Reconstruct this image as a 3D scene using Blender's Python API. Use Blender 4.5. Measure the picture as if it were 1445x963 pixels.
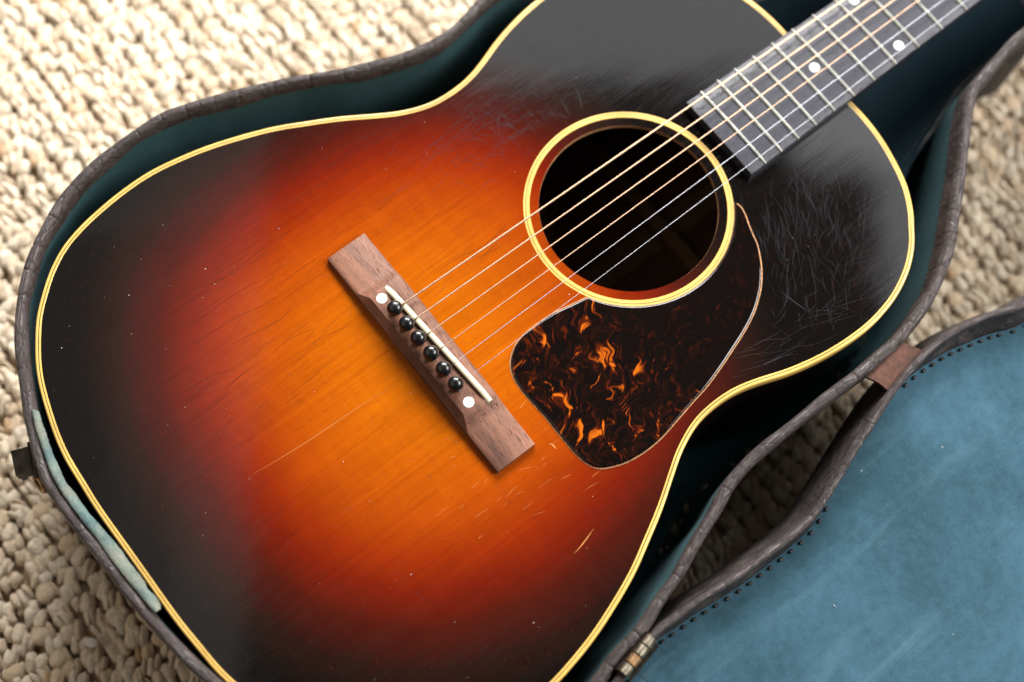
import bpy, bmesh, math, random
import numpy as np
from mathutils import Vector, Matrix, noise
from mathutils.geometry import delaunay_2d_cdt
random.seed(7); RNG = np.random.default_rng(11)
for o in list(bpy.data.objects): bpy.data.objects.remove(o)
scn = bpy.context.scene; COL = scn.collection
ZT = 0.118                                  # height of the soundboard above the rug, metres

# ------------------------------------------------------------------ camera
# pose solved from fret spacing, bridge, pins and soundhole (guitar frame, mm: x to the neck, y to the bass side, z up)
RV = np.array([-3.2386000291, 1.1112451759, -0.2543825391]); TV = np.array([-39.379001887, 1.5557479, 775.42882703])
FPX, PW, PH = 2006.9911434, 1445.0, 963.0
th = np.linalg.norm(RV); k = RV/th
K = np.array([[0,-k[2],k[1]],[k[2],0,-k[0]],[-k[1],k[0],0]])
RC = np.eye(3)+math.sin(th)*K+(1-math.cos(th))*K@K
CAM = -RC.T@TV
def unproj(uv, z=0.0):
    uv = np.atleast_2d(np.asarray(uv, float))
    d = np.stack([(uv[:,0]-PW/2)/FPX, (uv[:,1]-PH/2)/FPX, np.ones(len(uv))],1)@RC
    return CAM+d*((z-CAM[2])/d[:,2])[:,None]
def proj(P):
    q = np.atleast_2d(P)@RC.T+TV
    return np.stack([PW/2+FPX*q[:,0]/q[:,2], PH/2+FPX*q[:,1]/q[:,2]],1), q[:,2]
cd = bpy.data.cameras.new('camera'); cam = bpy.data.objects.new('camera', cd); COL.objects.link(cam)
M = Matrix([[RC[0][i], -RC[1][i], -RC[2][i], 0] for i in range(3)]+[[0,0,0,1]])
M.translation = Vector((CAM[0]/1000, CAM[1]/1000, CAM[2]/1000+ZT))
cam.matrix_world = M
cd.sensor_width = 36; cd.lens = FPX*36/PW; cd.clip_start = 0.01; cd.clip_end = 50
cd.dof.use_dof = True; cd.dof.aperture_fstop = 2.7
cd.dof.focus_distance = float(proj(unproj([(480,520)],0))[1][0])/1000
scn.camera = cam

# ------------------------------------------------------------------ world, lamps, exposure
wd = bpy.data.worlds.new('World'); scn.world = wd; wd.use_nodes = True
bg = wd.node_tree.nodes['Background']; bg.inputs[0].default_value = (1,0.92,0.82,1); bg.inputs[1].default_value = 0.07
scn.view_settings.view_transform = 'Standard'; scn.view_settings.look = 'None'
scn.view_settings.exposure = 0; scn.view_settings.gamma = 1; scn.view_settings.use_curve_mapping = False
UH = Vector((0.79,-0.61,0)).normalized(); VH = Vector((0.61,0.79,0)).normalized()      # photo right / photo up, on the floor
P0 = Vector((0.03,-0.02,ZT))
def area(name, loc, target, sx, sy, radiance, col=(1,1,1), up=None):
    l = bpy.data.lights.new(name,'AREA'); l.shape = 'RECTANGLE'; l.size = sx; l.size_y = sy
    l.energy = radiance*math.pi*sx*sy; l.color = col
    o = bpy.data.objects.new(name,l); COL.objects.link(o); o.location = loc
    z = (Vector(loc)-Vector(target)).normalized(); x = (up or UH); x = (x-z*x.dot(z)).normalized(); y = z.cross(x)
    o.matrix_world = Matrix(((x.x,y.x,z.x,loc[0]),(x.y,y.y,z.y,loc[1]),(x.z,y.z,z.z,loc[2]),(0,0,0,1)))
    return o
def window(name, deg, elev, w, h, rad, dist=2.1):
    a, e = math.radians(deg), math.radians(elev); d = (VH*math.cos(a)+UH*math.sin(a)).normalized()
    area(name, P0+(d*math.cos(e)+Vector((0,0,1))*math.sin(e))*dist, P0, w, h, rad, (1,0.975,0.95), up=Vector((0,0,1)).cross(d))
window('window_light', 8, 32, 1.5, 0.85, 29)
window('side_window_light', 84, 37, 1.2, 0.85, 21)
def overhead(name, u0, u1, v0, v1, rad, h=1.5, col=(0.96,0.98,1)):          # bright ceiling mirrored in the lacquer, open in the middle; also rug fill
    c = UH*((u0+u1)/2)+VH*((v0+v1)/2)+Vector((0,0,ZT+h))
    area(name, c, c-Vector((0,0,1)), u1-u0, v1-v0, rad, col)
overhead('ceiling_light_far', -0.75, 1.5, 0.99, 2.1, 2.0)
overhead('ceiling_light_corner', 0.60, 1.5, 0.835, 0.985, 3.2)
overhead('ceiling_light_end', 0.75, 1.5, 0.5, 0.83, 2.3)
overhead('ceiling_light_side', -0.8, -0.31, 0.70, 0.97, 0.44, col=(1,0.95,0.9))
overhead('ceiling_light_near', -0.43, -0.31, -0.7, 0.695, 0.48, col=(1,0.95,0.9))
overhead('ceiling_light_mid', -0.545, -0.435, -0.7, 0.695, 0.31, col=(1,0.95,0.9))
overhead('ceiling_light_left', -0.8, -0.55, -0.7, 0.695, 0.18, col=(1,0.95,0.9))
overhead('rug_fill_light', -3.0, -0.85, -1.5, 1.2, 0.9, col=(1,0.86,0.70))  # added fill for the dim rug corner, clear of the lacquer's reflection

# ------------------------------------------------------------------ materials
class NT:
    def __init__(s, name):
        s.m = bpy.data.materials.new(name); s.m.use_nodes = True; s.t = s.m.node_tree; s.n = s.t.nodes
        s.b = s.n['Principled BSDF']; s.x = None
    def link(s, a, b): s.t.links.new(a, b)
    def coord(s, sc=(1,1,1), rot=(0,0,0), kind='Object'):
        t = s.n.new('ShaderNodeTexCoord'); mp = s.n.new('ShaderNodeMapping')
        mp.inputs['Scale'].default_value = sc; mp.inputs['Rotation'].default_value = rot
        s.link(t.outputs[kind], mp.inputs[0]); return mp.outputs[0]
    def noise(s, vec, scale, detail=3, rough=0.5, dist=0.0, out=0):
        n = s.n.new('ShaderNodeTexNoise'); n.inputs['Scale'].default_value = scale; n.inputs['Detail'].default_value = detail
        n.inputs['Roughness'].default_value = rough; n.inputs['Distortion'].default_value = dist
        s.link(vec, n.inputs['Vector']); return n.outputs[out]
    def vor(s, vec, scale, feature='DISTANCE_TO_EDGE'):
        n = s.n.new('ShaderNodeTexVoronoi'); n.feature = feature; n.inputs['Scale'].default_value = scale
        s.link(vec, n.inputs['Vector']); return n.outputs['Distance']
    def math(s, op, a, b=0.0, c=None, clamp=False):
        n = s.n.new('ShaderNodeMath'); n.operation = op; n.use_clamp = clamp
        for i, v in enumerate((a,b,c)):
            if v is None: continue
            if isinstance(v,(int,float)): n.inputs[i].default_value = v
            else: s.link(v, n.inputs[i])
        return n.outputs[0]
    def ramp(s, fac, stops):
        n = s.n.new('ShaderNodeValToRGB'); e = n.color_ramp.elements
        while len(e) < len(stops): e.new(0.5)
        for i,(p,c) in enumerate(stops):
            e[i].position = p; e[i].color = (*c,1) if not isinstance(c,(int,float)) else (c,c,c,1)
        s.link(fac, n.inputs[0]); return n.outputs[0]
    def rng(s, fac, a, b, c=0.0, d=1.0):
        n = s.n.new('ShaderNodeMapRange'); n.clamp = True
        for i,v in enumerate((a,b,c,d)): n.inputs[i+1].default_value = v
        s.link(fac, n.inputs[0]); return n.outputs[0]
    def mix(s, fac, a, b, mode='MIX'):
        n = s.n.new('ShaderNodeMix'); n.data_type = 'RGBA'; n.blend_type = mode
        for i,v in ((0,fac),(6,a),(7,b)):
            if isinstance(v,(int,float)): n.inputs[i].default_value = v
            elif isinstance(v,tuple): n.inputs[i].default_value = (*v,1)
            else: s.link(v, n.inputs[i])
        return n.outputs[2]
    def bump(s, h, dist, strength=1.0, prev=None):
        n = s.n.new('ShaderNodeBump'); n.inputs['Distance'].default_value = dist; n.inputs['Strength'].default_value = strength
        s.link(h, n.inputs['Height'])
        if prev is not None: s.link(prev, n.inputs['Normal'])
        return n.outputs[0]
    def set(s, **kw):
        for k_, v in kw.items():
            i = s.b.inputs[k_.replace('_',' ')]
            if isinstance(v,(int,float)): i.default_value = v
            elif isinstance(v,tuple): i.default_value = (*v,1) if len(v)==3 else v
            else: s.link(v, i)
        return s.m
def simple(name, col, rough=0.5, metal=0.0, var=0.25, scale=60, bump=0.0, **kw):
    t = NT(name); c = t.coord(); n = t.noise(c, scale, 5, 0.6)
    dk = tuple(v*(1-var) for v in col); lt = tuple(min(1,v*(1+var)) for v in col)
    t.set(Base_Color=t.ramp(n, [(0.3,dk),(0.7,lt)]), Roughness=t.rng(n,0.3,0.7,max(0.02,rough*0.8),min(1,rough*1.2)), Metallic=metal, **kw)
    if bump: t.set(Normal=t.bump(t.noise(c, scale*8, 4), bump))
    return t.m

def burst_material():
    t = NT('sunburst_lacquer'); c = t.coord()
    sp = t.n.new('ShaderNodeSeparateXYZ'); t.link(c, sp.inputs[0]); X, Y = sp.outputs[0], sp.outputs[1]
    wob = t.math('MULTIPLY', t.math('SUBTRACT', t.noise(c, 9, 3), 0.5), 0.14)
    dx = t.math('SUBTRACT', X, -0.015)
    neg = t.math('ABSOLUTE', t.math('MULTIPLY', t.math('MINIMUM', dx, 0.0), 1/0.115))
    pos = t.math('MULTIPLY', t.math('MAXIMUM', dx, 0.0), 1/0.131)
    ay = t.math('MULTIPLY', t.math('ABSOLUTE', Y), 1/0.123)
    e = 2.4
    r = t.math('POWER', t.math('ADD', t.math('ADD', t.math('POWER', neg, e), t.math('POWER', pos, e)), t.math('POWER', ay, e)), 1/e)
    grain_c = t.coord((1.2, 60, 1))
    g1 = t.noise(grain_c, 10, 4, 0.6)                   # spruce lines along the strings
    g2 = t.noise(t.coord((5, 420, 1)), 1.0, 2, 0.6)
    streak = t.noise(t.coord((2.2, 26, 1)), 3.0, 3, 0.55)
    r = t.math('ADD', r, wob); r = t.math('ADD', r, t.math('MULTIPLY', t.math('SUBTRACT', streak, 0.5), 0.09))
    r = t.math('ADD', r, t.math('MULTIPLY', t.math('SUBTRACT', g1, 0.5), 0.05))
    col = t.ramp(t.math('MULTIPLY', r, 1/1.5), [(0.0,(0.385,0.090,0.001)),(0.22,(0.36,0.077,0.001)),(0.44,(0.275,0.042,0.001)),(0.575,(0.185,0.016,0.001)),
              (0.66,(0.115,0.0075,0.0015)),(0.76,(0.045,0.005,0.0025)),(0.87,(0.014,0.0045,0.003)),(0.96,(0.0045,0.003,0.0025)),(1.0,(0.003,0.0022,0.002))])
    silk = t.noise(t.coord((30,9,1),(0,0,0.2)), 4, 4, 0.6, 0.6)
    gmul = t.math('ADD', t.math('MULTIPLY', g2, 0.46), t.math('ADD', t.math('MULTIPLY', g1, 0.42), t.math('ADD', t.math('MULTIPLY', silk, 0.40), t.math('ADD', t.math('MULTIPLY', streak, 0.85), 0.0))))
    gg = t.n.new('ShaderNodeCombineColor')
    t.link(t.math('POWER', gmul, 0.7), gg.inputs[0]); t.link(gmul, gg.inputs[1]); t.link(gmul, gg.inputs[2])
    col = t.mix(1.0, col, gg.outputs[0], 'MULTIPLY')
    fleck = t.rng(t.noise(t.coord((160,46,1),(0,0,0.1)), 5, 2, 0.7), 0.63, 0.78)
    col = t.mix(t.math('MULTIPLY', fleck, 0.22), col, (0.16,0.03,0.002))
    # pale joint line of the two-piece top, just behind the bridge
    # lacquer relief: shallow waves, sunk grain, fine checking that follows the grain
    wv = t.noise(t.coord((2.0,5.0,1),(0,0,0.12)), 5, 2, 0.5)
    ck = t.noise(t.coord((3.0,15,1),(0,0,0.1)), 3.4, 4, 0.55, 0.9)
    ckl = t.math('SUBTRACT', 1.0, t.rng(t.math('ABSOLUTE', t.math('SUBTRACT', t.math('FRACT', t.math('MULTIPLY', ck, 9.0)), 0.5)), 0.0, 0.05))
    n1 = t.bump(wv, 0.0010, 0.25); n2 = t.bump(g1, 0.00006, 0.25, n1)
    n3 = t.bump(ckl, 0.000015, 0.2, n2)
    fine = t.noise(c, 900, 2)
    n4 = t.bump(fine, 0.000015, 0.3, n3)
    col = t.mix(t.math('MULTIPLY', ckl, 0.14), col, (0.02,0.004,0.002))
    rg = t.rng(t.noise(c, 22, 5, 0.65), 0.3, 0.75, 0.05, 0.10)
    return t.set(Base_Color=col, Roughness=0.5, Specular_IOR_Level=0.0, Coat_Weight=1.0, Coat_Roughness=rg, Coat_IOR=1.52, Coat_Normal=n4, Normal=n2)

def tortoise():
    t = NT('tortoiseshell'); c = t.coord()
    sp = t.n.new('ShaderNodeSeparateXYZ'); t.link(c, sp.inputs[0])
    w = t.noise(c, 26, 3, 0.6, 0, 1)
    add = t.n.new('ShaderNodeVectorMath'); add.operation = 'MULTIPLY_ADD'; t.link(w, add.inputs[0]); add.inputs[1].default_value = (0.045,0.045,0); t.link(c, add.inputs[2])
    mr = t.n.new('ShaderNodeMapping'); mr.inputs['Rotation'].default_value = (0,0,-0.85); mr.inputs['Location'].default_value = (0.31,0.17,0); t.link(add.outputs[0], mr.inputs[0])
    mp = t.n.new('ShaderNodeMapping'); mp.inputs['Scale'].default_value = (0.42,1,1); t.link(mr.outputs[0], mp.inputs[0])
    a = t.noise(mp.outputs[0], 165, 3, 0.55, 0.6)
    b = t.noise(mp.outputs[0], 300, 3, 0.6, 0.9)
    zone = t.rng(sp.outputs[0], 0.070, 0.125, 0.0, 0.16)
    a2 = t.math('SUBTRACT', a, zone); b2 = t.math('SUBTRACT', b, t.math('MULTIPLY', zone, 0.6))
    base = t.ramp(b2, [(0.45,(0.003,0.0018,0.0016)),(0.60,(0.012,0.003,0.0018)),(0.70,(0.07,0.009,0.002))])
    col = t.mix(t.rng(a2, 0.575, 0.635), base, (0.075,0.010,0.002)); col = t.mix(t.rng(a2, 0.62, 0.69), col, (0.46,0.10,0.005))
    rg = t.rng(t.noise(c, 60, 4), 0.3, 0.7, 0.05, 0.10)
    nb = t.bump(t.noise(c, 30, 2), 0.0006, 0.25)
    return t.set(Base_Color=col, Roughness=rg, IOR=1.5, Normal=nb)

def rosewood(name, a, b, rough, scx=(1,1,1), rot=(0,0,0), bumpd=0.00025):
    t = NT(name); c = t.coord(scx, rot); n = t.noise(c, 40, 5, 0.65, 0.6); p = t.noise(c, 620, 3, 0.6)
    pores = t.rng(p, 0.58, 0.68)
    col = t.mix(t.math('MULTIPLY', pores, 0.75), t.ramp(n, [(0.3,a),(0.7,b)]), tuple(v*0.25 for v in a))
    return t.set(Base_Color=col, Roughness=rough, Specular_IOR_Level=0.35, Normal=t.bump(t.math('SUBTRACT', n, pores), bumpd, 0.6))

def croc(name, a, b, rough=0.42):
    t = NT(name); c = t.coord(); v = t.vor(t.coord((1,1,1.3)), 210); n = t.noise(c, 300, 4, 0.65); w = t.noise(t.coord((1,1,1)), 70, 5, 0.7, 1.5)
    wr = t.math('ABSOLUTE', t.math('SUBTRACT', w, 0.5))
    worn = t.rng(t.noise(c, 60, 6, 0.7), 0.52, 0.75)
    col = t.mix(t.math('MULTIPLY', worn, 0.5), t.ramp(n, [(0.3,a),(0.7,b)]), (0.17,0.135,0.115))
    h = t.math('ADD', t.rng(wr, 0, 0.05), t.math('MULTIPLY', t.rng(v, 0, 0.06), 0.25)); h = t.math('ADD', h, t.math('MULTIPLY', n, 0.3))
    return t.set(Base_Color=col, Roughness=t.rng(n,0.3,0.7,rough*0.75,rough*1.25), Normal=t.bump(h, 0.0005, 0.6))

def croc_rim(name, a, b):
    t = NT(name); uv = t.n.new('ShaderNodeUVMap'); c = t.coord()
    def m(sc):
        mp = t.n.new('ShaderNodeMapping'); mp.inputs['Scale'].default_value = sc; t.link(uv.outputs[0], mp.inputs[0]); return mp.outputs[0]
    lw = t.noise(m((70,330,1)), 1.0, 4, 0.65, 1.2); lr = t.math('ABSOLUTE', t.math('SUBTRACT', lw, 0.5))
    v = t.vor(m((62,190,1)), 1.0); cell = t.rng(v, 0.0, 0.07)
    n = t.noise(c, 420, 4, 0.7); worn = t.rng(t.noise(c, 75, 6, 0.72), 0.54, 0.72)
    col = t.ramp(t.noise(c, 95, 5, 0.7), [(0.3,a),(0.7,b)])
    col = t.mix(t.math('MULTIPLY', worn, 0.45), col, (0.17,0.14,0.13))
    col = t.mix(t.math('MULTIPLY', t.math('SUBTRACT', 1.0, t.rng(lr, 0.0, 0.035)), 0.35), col, (0.015,0.012,0.013))
    col = t.mix(t.math('MULTIPLY', t.math('SUBTRACT', 1.0, cell), 0.55), col, (0.02,0.016,0.016))
    h = t.math('ADD', t.rng(lr, 0, 0.05), t.math('ADD', t.math('MULTIPLY', cell, 0.8), t.math('MULTIPLY', n, 0.35)))
    return t.set(Base_Color=col, Roughness=t.rng(n,0.3,0.7,0.36,0.6), Specular_IOR_Level=0.4, Normal=t.bump(h, 0.0006, 0.7))

def velvet(name, a, b, pale, sheen=0.25):
    t = NT(name); c = t.coord(); n = t.noise(c, 7, 5, 0.6, 0.6); f = t.noise(c, 1500, 3, 0.7); n2 = t.noise(c, 190, 4, 0.7)
    s1 = t.noise(t.coord((2.2,14,1),(0,0,0.35)), 3, 4, 0.6, 0.5)
    col = t.ramp(t.math('ADD', t.math('MULTIPLY', n, 0.75), t.math('MULTIPLY', n2, 0.25)), [(0.40,a),(0.60,b)])
    col = t.mix(t.math('MULTIPLY', t.rng(s1, 0.58, 0.76), 0.35), col, pale)
    col = t.mix(t.math('MULTIPLY', f, 0.25), col, tuple(v*0.5 for v in a))
    h = t.math('ADD', f, t.math('MULTIPLY', n2, 0.8))
    return t.set(Base_Color=col, Roughness=0.9, Sheen_Weight=sheen, Sheen_Roughness=0.5, Sheen_Tint=(0.6,0.8,0.9), Specular_IOR_Level=0.15, Normal=t.bump(h, 0.0006, 0.5))

def cloth(name, a, b, pale):
    t = NT(name); c = t.coord(); n = t.noise(c, 110, 5, 0.7, 0.5); f = t.noise(c, 900, 3, 0.75); p = t.noise(c, 45, 5, 0.7)
    col = t.mix(t.math('MULTIPLY', t.rng(p, 0.42, 0.62), 0.7), t.ramp(n, [(0.35,a),(0.65,b)]), pale)
    col = t.mix(t.math('MULTIPLY', t.rng(f, 0.45, 0.7), 0.4), col, tuple(v*0.55 for v in a))
    return t.set(Base_Color=col, Roughness=0.95, Specular_IOR_Level=0.1, Normal=t.bump(t.math('ADD', f, n), 0.0007, 0.8))

def yarn():
    t = NT('jute_yarn')
    at = t.n.new('ShaderNodeAttribute'); at.attribute_name = 'tint'
    uv = t.n.new('ShaderNodeUVMap'); mp = t.n.new('ShaderNodeMapping'); mp.inputs['Scale'].default_value = (1.3,3.4,1); t.link(uv.outputs[0], mp.inputs[0])
    f = t.noise(mp.outputs[0], 2.2, 4, 0.7, 0.4); c = t.coord(kind='Object'); n = t.noise(c, 420, 4, 0.7)
    col = t.ramp(at.outputs['Fac'], [(0.0,(0.56,0.37,0.21)),(0.22,(0.70,0.545,0.375)),(0.6,(0.80,0.675,0.51)),(1.0,(0.87,0.78,0.63))])
    col = t.mix(t.math('MULTIPLY', t.rng(f, 0.35, 0.75), 0.42), col, (0.46,0.31,0.18))
    return t.set(Base_Color=col, Roughness=0.85, Specular_IOR_Level=0.15, Sheen_Weight=0.15, Normal=t.bump(t.math('ADD', f, n), 0.0016, 1.0))

MAT = dict(
    burst=burst_material(), tort=tortoise(),
    bridge=rosewood('bridge_rosewood', (0.058,0.020,0.011), (0.26,0.108,0.06), 0.55, (2.2,0.22,1)),
    board=rosewood('fingerboard_rosewood', (0.017,0.0175,0.026), (0.032,0.033,0.047), 0.42, (0.3,2,1)),  # bluish tint is the board's reflected sheen, put into the wood colour
    neck=simple('neck_lacquer', (0.016,0.009,0.008), 0.16, var=0.4),
    side=simple('side_lacquer', (0.014,0.007,0.006), 0.15, var=0.4),
    inside=rosewood('bare_mahogany', (0.055,0.020,0.010), (0.105,0.042,0.020), 0.7, (0.4,3,1)),
    brace=rosewood('bare_spruce', (0.09,0.048,0.02), (0.14,0.075,0.034), 0.7, (2,0.3,1)),
    edge=simple('bare_edge_wood', (0.42,0.21,0.09), 0.7, var=0.5, scale=400),
    cream=simple('aged_cream_binding', (0.70,0.44,0.11), 0.3, var=0.22, scale=28, Coat_Weight=0.6, Coat_Roughness=0.12),
    line=simple('black_purfling', (0.02,0.016,0.01), 0.4),
    bone=simple('bone', (0.74,0.67,0.46), 0.35, var=0.08, scale=120),
    pearl=simple('pearl_inlay', (0.78,0.77,0.72), 0.25, var=0.06, scale=300),
    ebony=simple('black_pin', (0.006,0.006,0.007), 0.22, var=0.3),
    fret=simple('nickel_fret', (0.82,0.82,0.74), 0.34, 0.75, 0.08, 200),
    bronze=simple('bronze_winding', (0.40,0.265,0.175), 0.42, 0.8, 0.1, 300),
    steel=simple('plain_steel', (0.30,0.31,0.34), 0.4, 0.9, 0.08, 300),
    rim=croc_rim('crocodile_edge_binding', (0.032,0.024,0.023), (0.076,0.060,0.059)),
    shell=croc('crocodile_cover', (0.020,0.016,0.016), (0.042,0.034,0.034), 0.5),
    skirt=croc('inner_leather_edge', (0.012,0.010,0.011), (0.026,0.022,0.023), 0.55),
    lining=velvet('teal_lining', (0.015,0.047,0.055), (0.027,0.077,0.090), (0.055,0.13,0.15), 0.04),
    shaded=velvet('shaded_teal_plush', (0.0035,0.013,0.019), (0.006,0.021,0.030), (0.009,0.028,0.04), 0.01),  # teal plush with the shade of wall and neck put into its colour
    lidlin=velvet('blue_lid_lining', (0.024,0.064,0.088), (0.052,0.124,0.178), (0.12,0.225,0.29), 0.10),
    torn=cloth('torn_pale_lining', (0.065,0.12,0.125), (0.15,0.20,0.185), (0.24,0.235,0.18)),
    suede=simple('brown_suede', (0.105,0.046,0.029), 0.9, var=0.55, scale=260, bump=0.0011),
    metal=simple('aged_nickel', (0.40,0.36,0.27), 0.38, 1.0, 0.35, 300),
    rust=simple('rusty_brass', (0.30,0.18,0.09), 0.5, 0.8, 0.4, 300),
    latch=simple('dark_latch_metal', (0.035,0.028,0.022), 0.35, 0.8, 0.4, 200),
    thread=simple('dark_thread', (0.012,0.012,0.014), 0.7),
    yarn=yarn(), fibre=simple('loose_fibre', (0.74,0.60,0.44), 0.85, var=0.2, scale=20), rugbase=simple('rug_backing', (0.5,0.36,0.23), 0.95, var=0.5, scale=150, bump=0.002),
    scratch=simple('scratched_lacquer', (0.036,0.035,0.042), 0.6, var=0.5, scale=30, Specular_IOR_Level=0.12),
    crack=simple('dark_checking', (0.02,0.006,0.004), 0.5, var=0.4, Specular_IOR_Level=0.1),
    bare=simple('bare_wood_scratch', (0.46,0.18,0.04), 0.7, var=0.3, scale=80),
    dust=simple('pale_dust', (0.62,0.58,0.52), 0.9, var=0.3),
    white=simple('white_fluff', (0.72,0.69,0.63), 0.9, var=0.1),
)

# ------------------------------------------------------------------ mesh helpers (mm in the guitar frame)
def empty(name, loc):
    o = bpy.data.objects.new(name, None); COL.objects.link(o); o.empty_display_size = 0.02
    o.location = (loc[0]/1000, loc[1]/1000, loc[2]/1000+ZT); return o
def wloc(o):
    v = Vector(o.location)
    while o.parent: o = o.parent; v += Vector(o.location)
    return v
def add(name, V, F, mat, parent=None, smooth=True, kind=None, label=None, uvs=None):
    me = bpy.data.meshes.new(name); V = np.asarray(V, float)/1000
    me.from_pydata(V.tolist(), [], [tuple(f) for f in F]); me.update()
    bm = bmesh.new(); bm.from_mesh(me); bmesh.ops.recalc_face_normals(bm, faces=bm.faces); bm.to_mesh(me); bm.free()
    if smooth:
        me.polygons.foreach_set('use_smooth', [True]*len(me.polygons))
        try: me.set_sharp_from_angle(angle=math.radians(42))
        except Exception: pass
    if uvs is not None:
        ul = me.uv_layers.new(name='UVMap'); li = np.zeros(len(me.loops),dtype=np.int32); me.loops.foreach_get('vertex_index', li)
        ul.data.foreach_set('uv', np.asarray(uvs,dtype=np.float32)[li].ravel())
    me.materials.append(MAT[mat]); o = bpy.data.objects.new(name, me); COL.objects.link(o)
    o.location = (0,0,ZT)
    if parent:
        o.parent = parent; o.location = Vector((0,0,ZT))-wloc(parent)
    if kind: o['kind'] = kind
    if label: o['label'] = label
    return o
class MB:
    def __init__(s): s.V = []; s.F = []
    def put(s, V, F):
        n = len(s.V); s.V += [tuple(v) for v in V]; s.F += [tuple(i+n for i in f) for f in F]; return s
    def build(s, *a, **k): return add(a[0], s.V, s.F, *a[1:], **k)
def box(c, sz, rot=0.0):
    x,y,z = sz; cs, sn = math.cos(rot), math.sin(rot)
    V = [(c[0]+cs*a*x/2-sn*b*y/2, c[1]+sn*a*x/2+cs*b*y/2, c[2]+d*z/2) for d in (-1,1) for a,b in ((-1,-1),(1,-1),(1,1),(-1,1))]
    return V, [(0,3,2,1),(4,5,6,7),(0,1,5,4),(1,2,6,5),(2,3,7,6),(3,0,4,7)]
def lathe(c, prof, n=24):
    V = [(c[0]+r*math.cos(2*math.pi*i/n), c[1]+r*math.sin(2*math.pi*i/n), c[2]+z) for r,z in prof for i in range(n)]
    F = [(j*n+i, j*n+(i+1)%n, (j+1)*n+(i+1)%n, (j+1)*n+i) for j in range(len(prof)-1) for i in range(n)]
    F += [tuple(range(n))[::-1], tuple((len(prof)-1)*n+i for i in range(n))]; return V, F
def tube(P, r, n=8, cap=True):
    P = np.asarray(P, float); r = np.broadcast_to(r, (len(P),)); V = []; F = []
    T = np.gradient(P, axis=0); T /= np.linalg.norm(T,axis=1)[:,None]
    up = np.array([0,0,1.]) if abs(T[0][2]) < 0.9 else np.array([1.,0,0])
    for p,t,q in zip(P,T,r):
        a = np.cross(t,up); a /= np.linalg.norm(a); b = np.cross(a,t)
        V += [tuple(p+q*(math.cos(2*math.pi*i/n)*a+math.sin(2*math.pi*i/n)*b)) for i in range(n)]
    for j in range(len(P)-1): F += [(j*n+i, j*n+(i+1)%n, (j+1)*n+(i+1)%n, (j+1)*n+i) for i in range(n)]
    if cap: F += [tuple(range(n)), tuple((len(P)-1)*n+i for i in range(n))]
    return V, F
def spline(P, step, closed=True):
    P = np.asarray(P, float); n = len(P); out = []
    for i in range(n if closed else n-1):
        a,b,c,d = (P[(i+j)%n] if closed else P[min(max(i+j,0),n-1)] for j in (-1,0,1,2))
        for t in np.linspace(0,1,16,endpoint=False):
            out.append(0.5*((2*b)+(c-a)*t+(2*a-5*b+4*c-d)*t*t+(3*b-a-3*c+d)*t**3))
    out.append(P[0] if closed else P[-1]); out = np.array(out)
    s = np.r_[0,np.cumsum(np.linalg.norm(np.diff(out,axis=0),axis=1))]
    m = max(3,int(round(s[-1]/step))); q = np.linspace(0,s[-1],m+(0 if closed else 1),endpoint=not closed)
    R = np.stack([np.interp(q,s,out[:,j]) for j in range(out.shape[1])],1)
    if closed and sum(R[i-1][0]*R[i][1]-R[i][0]*R[i-1][1] for i in range(len(R))) < 0: R = R[::-1]
    return R
def smooth_path(R, k_, closed=True):
    for _ in range(k_):
        if closed: R = 0.5*R+0.25*(np.roll(R,1,0)+np.roll(R,-1,0))
    return R
def normals(R, closed=True):
    T = (np.roll(R,-1,0)-np.roll(R,1,0)) if closed else np.gradient(R,axis=0)
    T /= np.linalg.norm(T,axis=1)[:,None]; return np.stack([-T[:,1],T[:,0]],1)       # inward for a counter-clockwise loop
def sweep(R, prof, closed=True, mod=None, closeprof=False):
    """prof: list of (inward offset, z) or function(i) giving such a list"""
    N = normals(R, closed); V = []; F = []; n = len(R)
    for i in range(n):
        pr = prof(i) if callable(prof) else prof
        for o,z in pr: V.append((R[i][0]+N[i][0]*o, R[i][1]+N[i][1]*o, z))
    m = len(pr)
    for i in range(n if closed else n-1):
        a, b = i*m, ((i+1)%n)*m
        for j in range(m if closeprof else m-1): F.append((a+j, b+j, b+(j+1)%m, a+(j+1)%m))
    if closeprof and not closed: F += [tuple(range(m)), tuple((n-1)*m+j for j in range(m))]
    return V, F
def inside(P, poly):
    x, y = P[:,0], P[:,1]; r = np.zeros(len(P), bool); j = len(poly)-1
    for i in range(len(poly)):
        xi,yi = poly[i]; xj,yj = poly[j]
        c = ((yi>y)!=(yj>y))&(x < (xj-xi)*(y-yi)/(yj-yi+1e-12)+xi); r ^= c; j = i
    return r
def polydist(P, poly):
    A = np.asarray(poly); B = np.roll(A,-1,0); d = np.full(len(P),1e9)
    for a,b in zip(A,B):
        ab = b-a; t = np.clip(((P-a)@ab)/(ab@ab+1e-12),0,1); d = np.minimum(d, np.linalg.norm(P-a-t[:,None]*ab,axis=1))
    return d
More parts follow.
